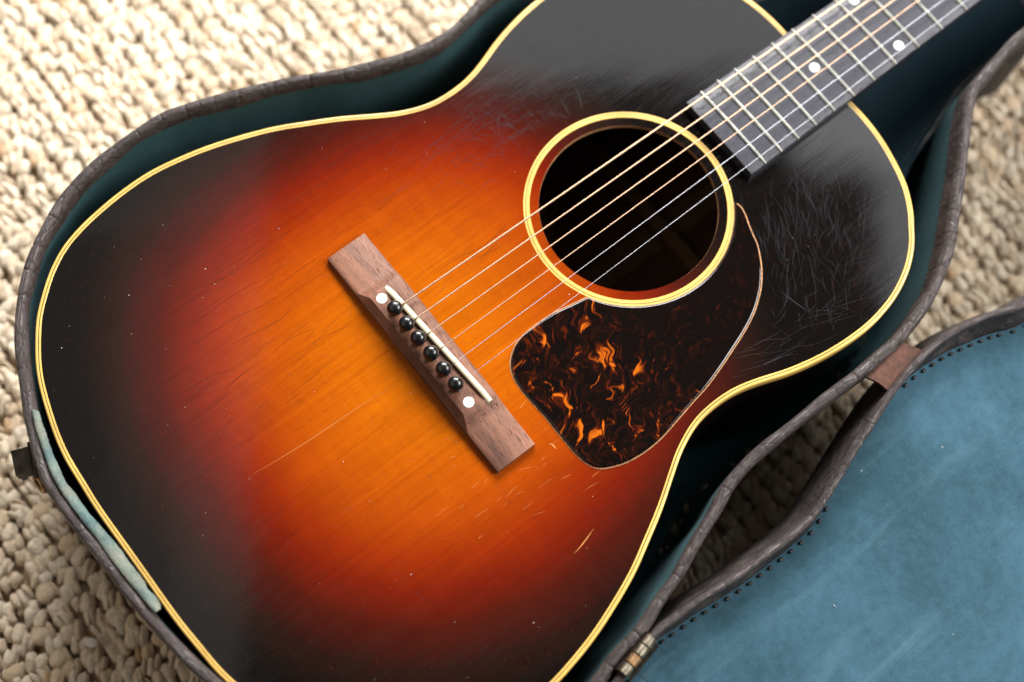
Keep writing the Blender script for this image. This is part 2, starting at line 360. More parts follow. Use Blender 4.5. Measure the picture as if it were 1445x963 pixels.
def sheet(outline, grid, hole=None, zf=None, z=0.0):
    o = np.asarray(outline); pts = [tuple(p) for p in o]; E = [(i,(i+1)%len(o)) for i in range(len(o))]
    if hole is not None:
        n = len(pts); pts += [tuple(p) for p in hole]; E += [(n+i,n+(i+1)%len(hole)) for i in range(len(hole))]
    g = np.stack(np.meshgrid(np.arange(o[:,0].min(),o[:,0].max(),grid),np.arange(o[:,1].min(),o[:,1].max(),grid)),-1).reshape(-1,2)
    g = g+RNG.uniform(-.2,.2,g.shape)*grid
    k_ = inside(g,o)&(polydist(g,o)>grid*0.5)
    if hole is not None: k_ &= ~inside(g,np.asarray(hole))&(polydist(g,hole)>grid*0.5)
    pts += [tuple(p) for p in g[k_]]
    v,_,f,_,_,_ = delaunay_2d_cdt([Vector(p) for p in pts], E, [], 0, 1e-6)
    v = np.array([tuple(p) for p in v]); cen = np.array([v[list(t)].mean(0) for t in f])
    ok = inside(cen,o)
    if hole is not None: ok &= ~inside(cen,np.asarray(hole))
    F = [tuple(t) for t,q in zip(f,ok) if q]
    Z = zf(v) if zf else np.full(len(v), z)
    return np.c_[v,Z], F

# ------------------------------------------------------------------ outlines
half = [(-197,0),(-197,34),(-196,53),(-194.5,72),(-190,92),(-181,118),(-167,141),(-156,153),(-143,164),(-130,171.5),(-116,176),(-103,178.5),(-89,180.3),(-72,181),
 (-57.5,179.7),(-36,175.5),(-16,169.5),(4,162),(21,153.5),(38,144.5),(55,134),(67,127),(81,121.5),(93,119.6),(106,119.8),(117,121.8),(128,125.3),(138,129),(149,132.2),
 (163,135.2),(178,137),(194,137.5),(208,136),(222,132.5),(237,125.7),(249,117),(257,108.3),(264,100),(271.7,87),(277,72),(280.9,56),(282.6,40),(282.6,27),(282.4,0)]
BODY = smooth_path(spline([(x,-y) for x,y in half]+[(x,y) for x,y in half[-2:0:-1]], 2.0), 3)
case_b = [(394,57.5),(360,63),(343,67),(325,80),(300,101),(273,122),(248,139.5),(215,151),(180,154.5),(149,153.5),(136,150.4),(122,148),(107.5,148.1),(92.5,151),(76.7,156.1),(53.9,165.1),(30.3,177),(4.7,187.3),(-19.2,196.2),
 (-40,202.1),(-56.8,203),(-76,202.1),(-95.9,199.2),(-115.3,192.8),(-131.5,184.3),(-144.5,175.9),(-156.3,165.5),(-166,155),(-174.5,143),(-182.3,129),(-189.6,113),(-196.2,98.7),(-204,78.3),(-207.9,60.6),(-208.3,42),(-207.4,23),(-206.8,2),(-206.2,-18),
 (-204.5,-37),(-201.8,-57),(-198.7,-72),(-192,-100),(-178,-131),(-157,-159),(-130,-180),(-100,-192.5),(-70,-195.3),(-47,-192.7),(-31.2,-188.4),(-12.1,-185.9),(4.9,-180.4),(20.9,-176.2),(39.7,-168.9),(57.2,-163.1),(73.2,-156.8),(88.8,-153.8),
 (102,-153),(126.5,-152.9),(151.7,-152.9),(175,-153.6),(190,-153),(206.3,-151.8),(229,-146.3),(246.6,-139.2),(266.5,-127.2),(282,-115),(300,-101),(321,-83.5),(342.8,-67),(358.4,-63.1),(378.4,-59.2),(394,-57.3),
 (450,-57),(520,-60),(600,-70),(680,-92),(780,-95),(840,-80),(862,-40),(865,0),(862,40),(840,80),(780,95),(680,92),(600,70),(520,60),(450,57)]
CASE = smooth_path(spline(case_b, 0.8), 14)
A0 = np.array([-20.,-193.0]); A1 = np.array([200.,-161.5]); AD = (A1-A0)/np.linalg.norm(A1-A0); AN = np.array([AD[1],-AD[0]])     # hinge axis, AN points to the lid
def mirror(P): P = np.asarray(P,float); d = (P-A0)@AN; return P-2*d[:,None]*AN
lid_seen = [(-10,-192.6),(2.2,-192.6),(21.4,-193.6),(41,-196.0),(63.4,-197.4),(83.3,-198.2),(99,-197.3),(117.3,-192.2),(138.4,-185.3),(161.3,-178),(178.6,-172.9),(195.4,-169.8),(212.4,-168.0),(228.6,-168.6),(243.6,-171.3),(258.7,-175.4),(271.4,-180.6)]
lm = mirror(case_b)
lm = [tuple(p) for p,c in zip(lm, case_b) if not (-33 < c[0] < 268 and c[1] < -60)]
i0 = [i for i,p in enumerate(lm) if abs(p[0]) < 1e9]
# insert the seen stretch between the tail side and the shoulder side of the mirrored loop
cut = max(range(len(case_b)), key=lambda i: (case_b[i][1] < -60)*(case_b[i][0] <= -33)*(i+1))
lid_pts = [tuple(p) for p in mirror(case_b[:cut+1])]+lid_seen+[tuple(p) for p,c in zip(mirror(case_b), case_b) if c[1] <= 40 and c[0] >= 282 and case_b.index(c) > cut]+[tuple(p) for p,c in zip(mirror(case_b), case_b) if c[1] > 40 and c[0] > 394 and case_b.index(c) > cut]
LID = smooth_path(spline(lid_pts, 0.9), 20)
TILT = math.radians(9.5); ZR = 5.0
def tilt(V):
    V = np.asarray(V,float).copy(); d = (V[:,:2]-A0)@AN; dz = V[:,2]-ZR
    d2 = d*math.cos(TILT)-(-dz)*math.sin(TILT)*-1*-1 if False else d*math.cos(TILT)+dz*math.sin(TILT)
    z2 = ZR-d*math.sin(TILT)+dz*math.cos(TILT)
    V[:,:2] += (d2-d)[:,None]*AN; V[:,2] = z2; return V

# ------------------------------------------------------------------ rug
rug = empty('rug', (0,0,-118-7)); rug['label'] = 'beige chunky woven rug of knotted yarn lying under the guitar case'; rug['category'] = 'rug'
gx = np.linspace(-1100,1100,12)
V = [(x+100,y,-125) for y in gx for x in gx]; F = [(j*12+i,j*12+i+1,(j+1)*12+i+1,(j+1)*12+i) for j in range(11) for i in range(11)]
add('backing', V, F, 'rugbase', rug, smooth=False)
def ellipsoid(c, a, d, rnd, nu=9, nv=6):
    """lumpy strand: long axis along d"""
    d = np.array([d[0],d[1],0.]); d /= np.linalg.norm(d); e = np.array([-d[1],d[0],0]); V = []; UVc = []
    ph = rnd.uniform(0,6,4)
    for j in range(nv+1):
        t = math.pi*j/nv
        for i in range(nu):
            p = 2*math.pi*i/nu; w = 1+0.13*math.sin(2*p+ph[0]+1.5*t)+0.10*math.sin(3.2*t+ph[1])+0.07*math.sin(4*p+ph[2])
            if nu > 10: w *= 1.05-0.24*math.exp(-(math.sin(1.5*(p+1.1*t)+ph[3])/0.30)**2)
            r = math.sin(t)**0.8*w
            V.append(np.array(c)+d*a[0]*-math.cos(t)*(1+0.05*math.sin(ph[2]+p))+e*a[1]*r*math.cos(p)+np.array([0,0,a[2]*r*math.sin(p)-0.10*a[2]*math.cos(t)**2]))
            UVc.append((j/nv+ph[3], i/nu))
    F = [(j*nu+i,j*nu+(i+1)%nu,(j+1)*nu+(i+1)%nu,(j+1)*nu+i) for j in range(nv) for i in range(nu)]
    return V, F, UVc
def knot_geo(seed, nu=9, nv=6):
    r = np.random.default_rng(seed); V=[];F=[];U=[];T=[]
    base = r.choice([0.1,0.45,0.55,0.62,0.7,0.85],p=[.10,.2,.2,.2,.2,.1]); ns = int(r.choice([2,2,2,3])); ang = math.atan2(0.9,0.5)+r.normal(0,0.34)
    d = np.array([math.cos(ang),math.sin(ang)]); e = np.array([-d[1],d[0]]); wsum = 11.4; w0 = -wsum/2
    ws = r.dirichlet([9]*ns)*wsum
    for w in ws:
        cc = e*(w0+w/2)+d*r.normal(0,0.7); w0 += w
        side = 1-0.25*abs((w0-w/2)/6)
        v,f,u = ellipsoid((cc[0],cc[1],r.normal(0,0.35)), (6.9*r.uniform(.86,1.12)*side, min(w*0.64,6.0), 4.6*r.uniform(.85,1.1)*side), d, r, nu, nv)
        n = len(V); V += v; F += [tuple(i+n for i in q) for q in f]; U += u; T += [float(np.clip(base+r.normal(0,0.2),0,1))]*len(v)
    return np.array(V), F, U, T
def knot_mesh(name, V, F, U, T):
    me = bpy.data.meshes.new(name); me.from_pydata((np.asarray(V)/1000).tolist(), [], F); me.update()
    uv = me.uv_layers.new(name='UVMap'); li = np.zeros(len(me.loops),dtype=np.int32); me.loops.foreach_get('vertex_index', li)
    uv.data.foreach_set('uv', np.asarray(U,dtype=np.float32)[li].ravel())
    at = me.attributes.new('tint','FLOAT','POINT'); at.data.foreach_set('value', np.asarray(T,dtype=np.float32))
    me.polygons.foreach_set('use_smooth', [True]*len(me.polygons)); me.materials.append(MAT['yarn']); return me
NVAR = 26
kg = [knot_geo(100+i) for i in range(NVAR)]
kh = [knot_geo(100+i, 18, 8) for i in range(NVAR)]
km = [knot_mesh('yarn_knot', *g) for g in kh]
spots = []
ZK = -118-3.6
for i in range(-42,62):
    for j in range(-58,70):
        x = i*13.4+RNG.normal(0,0.9); y = j*9.0+4.5*math.sin(i*2.9)+RNG.normal(0,0.9)
        spots.append((x,y))
spots = np.array(spots)
P3 = np.c_[spots, np.full(len(spots), ZK+4)]; uv, dep = proj(P3)
ray = P3-CAM; hitp = CAM+ray*((ZR-CAM[2])/ray[:,2])[:,None]
hid = inside(hitp[:,:2], CASE) | inside(hitp[:,:2], LID)
under = (inside(spots, CASE)&(polydist(spots, CASE[::8])>14)) | (inside(spots, LID)&(polydist(spots, LID[::8])>40))
vis = (uv[:,0]>-14)&(uv[:,0]<PW+14)&(uv[:,1]>-14)&(uv[:,1]<PH+14)&~hid&~under
near = (uv[:,0]>-420)&(uv[:,0]<PW+420)&(uv[:,1]>-420)&(uv[:,1]<PH+420)&~under
order = [i for i in np.argsort(dep) if vis[i]]
parts = set(order[:300]); SV=[];SF=[];SU=[];ST=[]; nv_ = 0
for i,(x,y) in enumerate(spots):
    if not near[i]: continue
    kk = int(RNG.integers(NVAR)); rz = RNG.normal(0,0.12); s = RNG.uniform(0.9,1.08); zz = ZK+RNG.normal(0,0.7)
    if i in parts:
        o = bpy.data.objects.new('yarn_knot', km[kk]); COL.objects.link(o); o.parent = rug
        o.location = Vector((x/1000,y/1000,zz/1000+ZT))-Vector(rug.location); o.rotation_euler = (0,0,rz); o.scale = (s,s,s)
    else:
        v,f,u,t_ = (kh if vis[i] else kg)[kk]; c_,s_ = math.cos(rz)*s, math.sin(rz)*s
        SV.append(np.stack([v[:,0]*c_-v[:,1]*s_+x, v[:,0]*s_+v[:,1]*c_+y, v[:,2]*s+zz],1)); SF += [tuple(q+nv_ for q in g) for g in f]; SU += u; ST += t_; nv_ += len(v)
so = bpy.data.objects.new('yarn_knots', knot_mesh('yarn_knots', np.concatenate(SV), SF, SU, ST)); COL.objects.link(so)
so.parent = rug; so.location = Vector((0,0,ZT))-Vector(rug.location); so['kind'] = 'stuff'
fb_ = MB(); r_ = np.random.default_rng(77); cand = np.where(near&~hid)[0]
for _ in range(3200):
    x,y = spots[r_.choice(cand)]+r_.uniform(-7,7,2); a_ = r_.uniform(0,6.3); L_ = r_.uniform(4,12); cv = r_.normal(0,1.4); P=[]; z0 = -118+r_.uniform(-0.6,1.0)
    for q in range(5): P.append((x,y,z0+1.6*math.sin(math.pi*q/4)*r_.uniform(.4,1))); x += math.cos(a_)*L_/4; y += math.sin(a_)*L_/4; a_ += cv/4
    fb_.put(*tube(P, [0.05,0.11,0.11,0.11,0.04], 3, False))
fb_.build('loose_fibres','fibre',rug,kind='stuff')
print('visible knots', len(order), 'all', int(near.sum()))

# ------------------------------------------------------------------ guitar case
case = empty('guitar_case', (0,0,-118)); case['label'] = 'old crocodile embossed guitar case lying open with teal blue plush lining'; case['category'] = 'guitar case'
def creases(n, step, lo=13, hi=23, seed=1):
    r = np.random.default_rng(seed); s = np.arange(n)*step; g = np.zeros(n); x = 5
    while x < n*step-6: g = np.maximum(g, r.uniform(.6,1)*np.exp(-((s-x)/0.6)**2)); x += r.uniform(lo,hi)
    return g
def rim_prof(n, step, sc=1.0, seed=1, skirt=-7, path=None):
    g = creases(n, step, seed=seed); s = np.arange(n)*step; r = np.random.default_rng(seed); ph = r.uniform(0,6,5)
    def f(i):
        w = sc*(1+0.06*math.sin(s[i]/17+ph[0])+0.05*math.sin(s[i]/6.3+ph[1])); q = 1-0.07*g[i]; dz = -0.55*g[i]+0.2*math.sin(s[i]/9+ph[2])
        zz = ZR+dz; sk = skirt
        if path is not None and path[i][1] < -50 and path[i][0] > 130: sk = skirt-9*float(np.clip((path[i][0]-130)/60,0,1)*np.clip((400-path[i][0])/40,0,1))
        return [(-4.1*w,skirt-4),(-4.3*w*q,zz-5.0),(-3.9*w*q,zz-2.2),(-2.6*w*q,zz-0.4),(-0.8*w*q,zz+0.35),(1.0*w*q,zz+0.3),(2.7*w*q,zz-0.6),(3.9*w*q,zz-2.4),(4.3*w*q,zz-5.2),(4.0*w+0.14*(skirt-sk),sk)]
    return f
n = len(CASE)
rimuv = lambda m, step: [(i*step/1000, j*0.0016) for i in range(m) for j in range(10)]
V,F = sweep(CASE, rim_prof(n,0.8,0.77,3,-6,CASE)); add('rim_binding', V, F, 'rim', case, uvs=rimuv(n,0.8))
def tuck(p):                              # the near side of the shell draws in towards the floor
    return float(np.interp(p[0],[-60,40,90,240,320,360,900],[0,3,8,8,16,22,22])) if p[1] < -40 else 0.0
V,F = sweep(CASE, lambda i: [(-3.3,-3),(-3.6+tuck(CASE[i])*.1,-14),(-4.2+tuck(CASE[i])*.55,-60),(-4.4+tuck(CASE[i]),-112),(-3.5+tuck(CASE[i]),-116.5),(tuck(CASE[i]),-117.6)]); m = 6
F = F+[tuple(i*m+5 for i in range(n))]; add('shell', V, F, 'shell', case)
def lin_prof(i):
    x,y = CASE[i]; ins = 7.0 if y < -90 and x < 120 else (4 if y < -60 and x < 260 else 2.5)
    if y < -90 and 60 < x < 120: ins = 7-4*(x-60)/60
    u = 0.5*math.sin(i*0.055)
    k2 = tuck(CASE[i]); wst = float(np.interp(x,[20,60,260,300],[1,0,0,1])) if y < -60 else 1.0
    return [(2.4,1),(3.2+u*.3,-6),(3.4+(ins*0.35+u)*wst,-22),(max(3.4+(ins*0.8+u)*wst, k2*.55-2.2),-60),(max(3.6+(1.4+ins)*wst, k2-2),-98),(max(6+(3+ins)*wst,k2+2),-104.2)]
V,F = sweep(CASE, lin_prof); add('lining', V, F, 'lining', case)
fl = np.array([CASE[i]+normals(CASE)[i]*12 for i in range(0,n,8)])
V,F = sheet(fl, 40, z=-105.6); add('floor_lining', V, F, 'lining', case)
# padded compartment under the neck
comp = [(272,-92),(288,-82),(304,-73),(320,-68),(334,-64.5),(352,-58),(371,-53),(400,-51),(440,-50),(440,50),(400,51),(371,53),(352,58),(334,64.5),(304,73),(288,80),(286,40),(286,-40),(284,-70),(266,-90)]
cp = smooth_path(spline(comp,3),2)
V,F = sheet(cp, 12, zf=lambda v: -40+0.8*np.sin(v[:,0]/21)+0.6*np.sin(v[:,1]/17)); co = add('neck_compartment', V, F, 'shaded', case)
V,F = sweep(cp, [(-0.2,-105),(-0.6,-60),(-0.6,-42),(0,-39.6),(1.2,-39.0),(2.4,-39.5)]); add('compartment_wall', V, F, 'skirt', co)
mb = MB()
cc = spline(comp[:9], 3.4, False); cn = normals(cc, False)
for p,q in zip(cc,cn): mb.put(*lathe((p[0]+q[0]*5,p[1]+q[1]*5,-40.0), [(0.2,0.2),(0.9,0.5),(0.7,1.1),(0.2,1.3)], 6))
mb.build('stitching', 'thread', co, kind='stuff')
# row of stitches along the foot of the near inner wall
mb = MB(); N_ = normals(CASE)
for i in range(0,n,6):
    x,y = CASE[i]
    if y < -120 and x < 90: mb.put(*lathe((x+N_[i][0]*20,y+N_[i][1]*20,-104.8), [(0.3,0),(1.1,0.4),(0.9,0.9),(0.2,1.2)], 6))
mb.build('stitching', 'thread', case, kind='stuff')
# pale torn lining folded along the tail edge
torn_px = [((46,577),(58,583)),((51,600),(66,606)),((57,620),(73,628)),((66,645),(84,655)),((78,675),(98,682)),((95,702),(118,708)),((118,733),(141,735)),((140,760),(163,760)),((163,792),(185,788)),((185,820),(206,818)),((205,845),(224,843)),((221,864),(230,858))]
a = spline([tuple(unproj([q[0]],5.5)[0][:2]) for q in torn_px], 1.5, False); b = spline([tuple(unproj([q[1]],3.0)[0][:2]) for q in torn_px], 1.5, False)
m_ = min(len(a),len(b)); a = a[np.linspace(0,len(a)-1,m_).astype(int)]; b = b[np.linspace(0,len(b)-1,m_).astype(int)]
V=[];F=[]; r_ = np.random.default_rng(4); jag = np.convolve(r_.normal(0,1,m_+4),np.ones(5)/5,'valid')*0.6+np.convolve(r_.normal(0,1,m_+20),np.ones(21)/21,'valid')*1.3
for i in range(m_):
    dv = (b[i]-a[i])
    for t_,z in ((-0.14,5.5),(0.05,5.85),(0.3,5.75),(0.5,5.3),(0.74,4.7),(0.75,4.3),(0.4,4.8),(0.1,5.2)):
        p = a[i]+dv*t_+(dv/np.linalg.norm(dv))*(jag[i] if t_>=0.6 else -jag[i]*0.3); V.append((p[0],p[1],z+0.35*math.sin(i*.31)))
for i in range(m_-1): F += [(i*8+j,(i+1)*8+j,(i+1)*8+(j+1)%8,i*8+(j+1)%8) for j in range(8)]
F += [tuple(range(8)), tuple((m_-1)*8+j for j in range(8))]
add('torn_lining', V, F, 'torn', case, smooth=False, label='pale teal torn strip of lining')
# hinge
hp = unproj([(878,952),(921,899)],ZR+0.5); h0, h1 = hp[0], hp[1]; hd = (h1-h0)/np.linalg.norm(h1-h0); hn = np.array([hd[1],-hd[0],0])
hinge = add('hinge', *(MB().put(*box(tuple((h0+h1)/2-hn*3.0+np.array([0,0,-3.2])),(np.linalg.norm(h1-h0),3.0,6),math.atan2(hd[1],hd[0]))).put(*box(tuple((h0+h1)/2+hn*3.2+np.array([0,0,-2.0])),(np.linalg.norm(h1-h0)*0.9,4.5,2.0),math.atan2(hd[1],hd[0])))).__dict__.values(), 'latch', case, smooth=False)
Lh = np.linalg.norm(h1-h0)
for i,mt in enumerate(('metal','rust','metal','metal')):
    p = h0+hd*(Lh*(i+0.04)/4); q = h0+hd*(Lh*(i+0.96)/4)
    V,F = tube([p,p+hd*0.4,q-hd*0.4,q],[2.8,3.2,3.2,2.8],14); add('knuckle', V, F, mt, hinge)
# leather stay between the two halves
s4 = unproj([(1222,531),(1262,482),(1303,494),(1256,552)],2.0)
V=[];F=[]; ns_,nt_ = 14,10
for s_ in range(ns_):
    for t_ in range(nt_):
        u_,w_ = s_/(ns_-1), t_/(nt_-1); p = (s4[0]*(1-u_)+s4[1]*u_)*(1-w_)+(s4[3]*(1-u_)+s4[2]*u_)*w_
        V.append((p[0],p[1],1.2+2.6*math.sin(math.pi*w_)-0.8*w_+0.25*noise.noise(Vector((p[0],p[1],0))*0.4)))
nb_ = len(V); V += [(x,y,z-2.4) for x,y,z in V]
for s_ in range(ns_-1):
    for t_ in range(nt_-1):
        q = (s_*nt_+t_,(s_+1)*nt_+t_,(s_+1)*nt_+t_+1,s_*nt_+t_+1); F += [q, tuple(i+nb_ for i in q[::-1])]
for t_ in range(nt_-1):
    for s_ in (0,ns_-1): i = s_*nt_+t_; F.append((i,i+1,i+1+nb_,i+nb_))
for s_ in range(ns_-1):
    for t_ in (0,nt_-1): i = s_*nt_+t_; F.append((i,i+nt_,i+nt_+nb_,i+nb_))
add('stay_strap', V, F, 'suede', case, label='worn brown suede strap joining case and lid')
# latch on the tail end
lt = empty('latch', (-213,82,-20)); lt.parent = case; lt.location = Vector((-0.213,0.082,ZT-0.020))-Vector(case.location)
add('plate', *box((-208.9,82.3,-22),(2,20,26),-0.38), 'latch', lt, smooth=False)
mb = MB(); mb.put(*box((-213.6,84.6,-12),(9,14,8),-0.38)).put(*box((-216.8,85.6,-19),(2.5,11,9),-0.38)); mb.build('hasp','latch',lt,smooth=False)
th_ = np.linspace(0,2*math.pi,18); V,F = tube(np.stack([-213.5+3.2*np.sin(th_)*0.5, 72+5*np.cos(th_), -17+5*np.sin(th_)],1), 1.3, 8, False); add('loop', V, F, 'rust', lt)

# lid, open beside the case
lid = add('lid', *(lambda VF: (tilt(VF[0]), VF[1]+[tuple(i*5+4 for i in range(len(LID)))]))(sweep(LID, [(-2.2,-2),(-3.2,-12),(-3.6,-28),(-3.0,-38),(2,-41)])), 'shell', case, label='open lid with worn blue lining')
nl = len(LID)
V,F = sweep(LID, rim_prof(nl,0.9,0.52,9,-1)); add('lid_rim', tilt(V), F, 'rim', lid, uvs=rimuv(nl,0.9))
def seam(p):
    x = p[0]
    base = np.interp(x, [-60,-20,10,50,95,112,125,180,196,215,240,300], [4.5,5,6,6.6,5.8,4.3,3.4,3.2,4.3,7.0,9,10])
    d = (np.asarray(p)-A0)@AN
    return float(base if d < 60 else 11)
NL = normals(LID)
V,F = sweep(LID, lambda i: [(2.0,1.5),(2.9,-1.5),(2.9+(seam(LID[i])-2.9)*0.5,-4.5),(seam(LID[i]),-9.0),(seam(LID[i])+0.6,-11.5)]); add('inner_wall', tilt(V), F, 'skirt', lid)
ll = np.array([LID[i]+NL[i]*(seam(LID[i])-0.2) for i in range(0,nl,6)])
pd = lambda v: np.minimum(polydist(v, ll),60)
V,F = sheet(ll, 13, zf=lambda v: -9.2+1.6*np.sin(np.clip(pd(v)/25,0,1)*math.pi/2)+np.array([1.3*noise.noise(Vector((a_/60,b_/60,0))) for a_,b_ in v])*np.clip(pd(v)/30,0,1))
add('lid_lining', tilt(V), F, 'lidlin', lid)
mb = MB(); acc = 0
for i in range(0,nl):
    acc += 0.9
    if acc < 6.6: continue
    acc = 0
    if (LID[i]-A0)@AN < 45 and seam(LID[i]) > 4.0:
        p = LID[i]+NL[i]*(seam(LID[i])+2.0); t_ = np.array([NL[i][1],-NL[i][0]]); z = -8.7
        mb.put(*tube([(p[0]-t_[0]*1.3,p[1]-t_[1]*1.3,z-0.3),(p[0]-t_[0]*0.8,p[1]-t_[1]*0.8,z+0.5),(p[0]+t_[0]*0.8,p[1]+t_[1]*0.8,z+0.5),(p[0]+t_[0]*1.3,p[1]+t_[1]*1.3,z-0.3)],[0.4,0.95,0.95,0.4],6))
mb.V = tilt(mb.V).tolist(); mb.build('stitching','thread',lid,kind='stuff')
mb = MB(); r_ = np.random.default_rng(5)
for u_,v_ in [(1215,673),(1307,733),(1360,900),(1180,860),(1330,640)]+[]:
    c = unproj([(u_,v_)],-20)[0]; dd_ = (c[:2]-A0)@AN
    if dd_ < 14: continue
    r = r_.uniform(0.08,0.18); mb.put(*tube([(c[0],c[1],-7.0),(c[0]+r_.normal(0,1.0),c[1]+r_.normal(0,1.0),-6.7)],[r,r*0.6],5))
mb.V = tilt(mb.V).tolist(); mb.build('lint_specks','dust',lid,kind='stuff')
w = unproj([(890,944),(903,953),(915,963),(926,972)],-4); V,F = tube(spline(w,1.5,False),0.22,5); add('loose_thread', V, F, 'thread', lid)

# ------------------------------------------------------------------ guitar
gt = empty('acoustic_guitar', (40,0,-105)); gt['label'] = 'sunburst acoustic guitar with tortoiseshell pickguard lying in the open case'; gt['category'] = 'guitar'
HC = np.array([134.7,0.0]); ang = np.linspace(0,2*math.pi,120,endpoint=False); circ = lambda r: np.stack([HC[0]+r*np.cos(ang),HC[1]+r*np.sin(ang)],1)
NB = normals(BODY)
top_o = np.array([BODY[i]+NB[i]*3.2 for i in range(len(BODY))])
V,F = sheet(top_o, 9, circ(51.3)); add('soundboard', V, F, 'burst', gt)
V,F = sweep(BODY, [(0.35,-6.4),(0.25,-60),(0.25,-100),(0.9,-104),(2.5,-105.2)]); F += [tuple(i*5+4 for i in range(len(BODY)))]; add('sides_and_back', V, F, 'side', gt)
V,F = sweep(BODY, [(0.3,-6.6),(0,-6.3),(-0.05,-1.0),(0.25,-0.25),(0.8,0.08),(1.3,0.10),(1.75,0.05),(1.75,-0.8)]); add('binding', V, F, 'cream', gt)
V,F = sweep(BODY, [(1.75,-0.5),(1.75,0.0),(2.25,0.0),(2.25,-0.5)]); bl = add('purfling_line', V, F, 'line', gt, smooth=False)
V,F = sweep(BODY, [(2.25,-0.5),(2.25,0.05),(3.15,0.06),(3.25,-0.02),(3.25,-0.5)]); add('inner_purfling', V, F, 'cream', gt, smooth=False)
# soundhole
V,F = sweep(circ(51.3), [(0.0,0.0),(0.12,-0.4),(0.05,-2.8),(-6,-2.85)]); add('soundhole_edge', V, F, 'edge', gt)
V,F = sweep(circ(60.0), [(0,-0.3),(0.05,0.06),(1.2,0.09),(1.2,-0.3)]); ro = add('rosette', V, F, 'cream', gt, smooth=False)
V,F = sweep(circ(60.0), [(1.2,-0.2),(1.2,0.03),(1.6,0.03),(1.6,-0.2)]); add('dark_line', V, F, 'line', ro, smooth=False)
V,F = sweep(circ(60.0), [(1.6,-0.2),(1.6,0.09),(3.55,0.06),(3.6,-0.3)]); add('inner_ring', V, F, 'cream', ro, smooth=False)
ins = np.array([BODY[i]+NB[i]*3 for i in range(0,len(BODY),3)])
V,F = sheet(ins, 60, z=-101); add('back_inside', V, F, 'inside', gt)
V,F = sweep(ins, [(0,-3),(0,-101)]); add('sides_inside', V, F, 'inside', gt)
add('centre_strip', *box((40,0,-100),(440,18,2)), 'brace', gt, smooth=False)
for x,y_ in ((85,236),(176,266)): add('back_brace', *box((x,0,-94),(9,y_,13)), 'brace', gt, smooth=False)
for s_ in (1,-1):
    V,F = box((128,s_*62,-8.5),(190,7,11),s_*0.35); add('top_brace', V, F, 'brace', gt, smooth=False)
# bridge
XB0, XB1 = -19.8, 5.6; secs = []
def bh(y):
    y = abs(y)
    if y < 41: return 8.4
    if y < 50: t_ = (y-41)/9; return 8.4-4.0*(t_*t_*(3-2*t_))
    return 4.4-1.2*(y-50)/26.2
ys = np.r_[np.linspace(-76.2,-52,7),np.linspace(-50,-40,9),np.linspace(-36,36,9),np.linspace(40,50,9),np.linspace(52,76.2,7)]
V=[];F=[]
for y in ys:
    h = bh(y); cen = np.clip((50-abs(y))/9,0,1); bev = 0.6+3.6*cen
    V += [(XB0,y,-0.3),(XB0,y,h-0.5-3.4*cen),(XB0+bev,y,h),(XB0+bev+2,y,h+0.02),(XB1-0.7-1.8*cen,y,h+0.02),(XB1,y,h-0.5-1.3*cen),(XB1,y,-0.3)]
for i in range(len(ys)-1): F += [(i*7+j,(i+1)*7+j,(i+1)*7+(j+1)%7,i*7+(j+1)%7) for j in range(7)]
F += [tuple(range(7)),tuple((len(ys)-1)*7+j for j in range(7))]
br = add('bridge', V, F, 'bridge', gt)
sa, sb = np.array([-5.0,41.9]), np.array([0.2,-44.0])
sd = (sb-sa)/np.linalg.norm(sb-sa); sn = np.array([-sd[1],sd[0]]); V=[];F=[]
for t_ in np.linspace(0,1,15):
    p = sa+(sb-sa)*t_; e_ = min(1,min(t_,1-t_)*14+0.15); h = 8.0+e_*(2.6+0.5*math.sin(math.pi*t_))
    for o_,z in ((-1.5,6),(-1.5,h-0.7),(-0.7,h),(0.7,h),(1.5,h-0.7),(1.5,6)): V.append((p[0]+sn[0]*o_,p[1]+sn[1]*o_,z))
for i in range(14): F += [(i*6+j,(i+1)*6+j,(i+1)*6+(j+1)%6,i*6+(j+1)%6) for j in range(6)]
F += [tuple(range(6)),tuple(84+j for j in range(6))]
add('saddle', V, F, 'bone', br)
for s_,x in ((1,-10.9),(-1,-9.4)):
    V,F = lathe((x,s_*37.6,8.3),[(3.0,-0.5),(3.0,0.2),(2.8,0.3)],24); add('pearl_dot', V, F, 'pearl', br)
PX, SP = -9.9, 10.86; pin_y = [SP*(2.5-i) for i in range(6)]
pin_prof = [(2.3,-1),(2.5,1.0),(3.1,1.6),(3.2,2.6),(2.7,3.2),(3.0,3.7),(4.0,4.9),(4.35,6.3),(4.2,7.6),(3.5,9.0),(2.3,9.9),(0.9,10.3),(0.1,10.35)]
for i,y in enumerate(pin_y):
    lx, ly = RNG.normal(0,0.25,2); V,F = lathe((0,0,0),pin_prof,24); V = [(PX+a_+lx*c_/9,y+b_+ly*c_/9,8.2+c_*RNG.uniform(1,1)) for a_,b_,c_ in V]; add('bridge_pin', V, F, 'ebony', br)
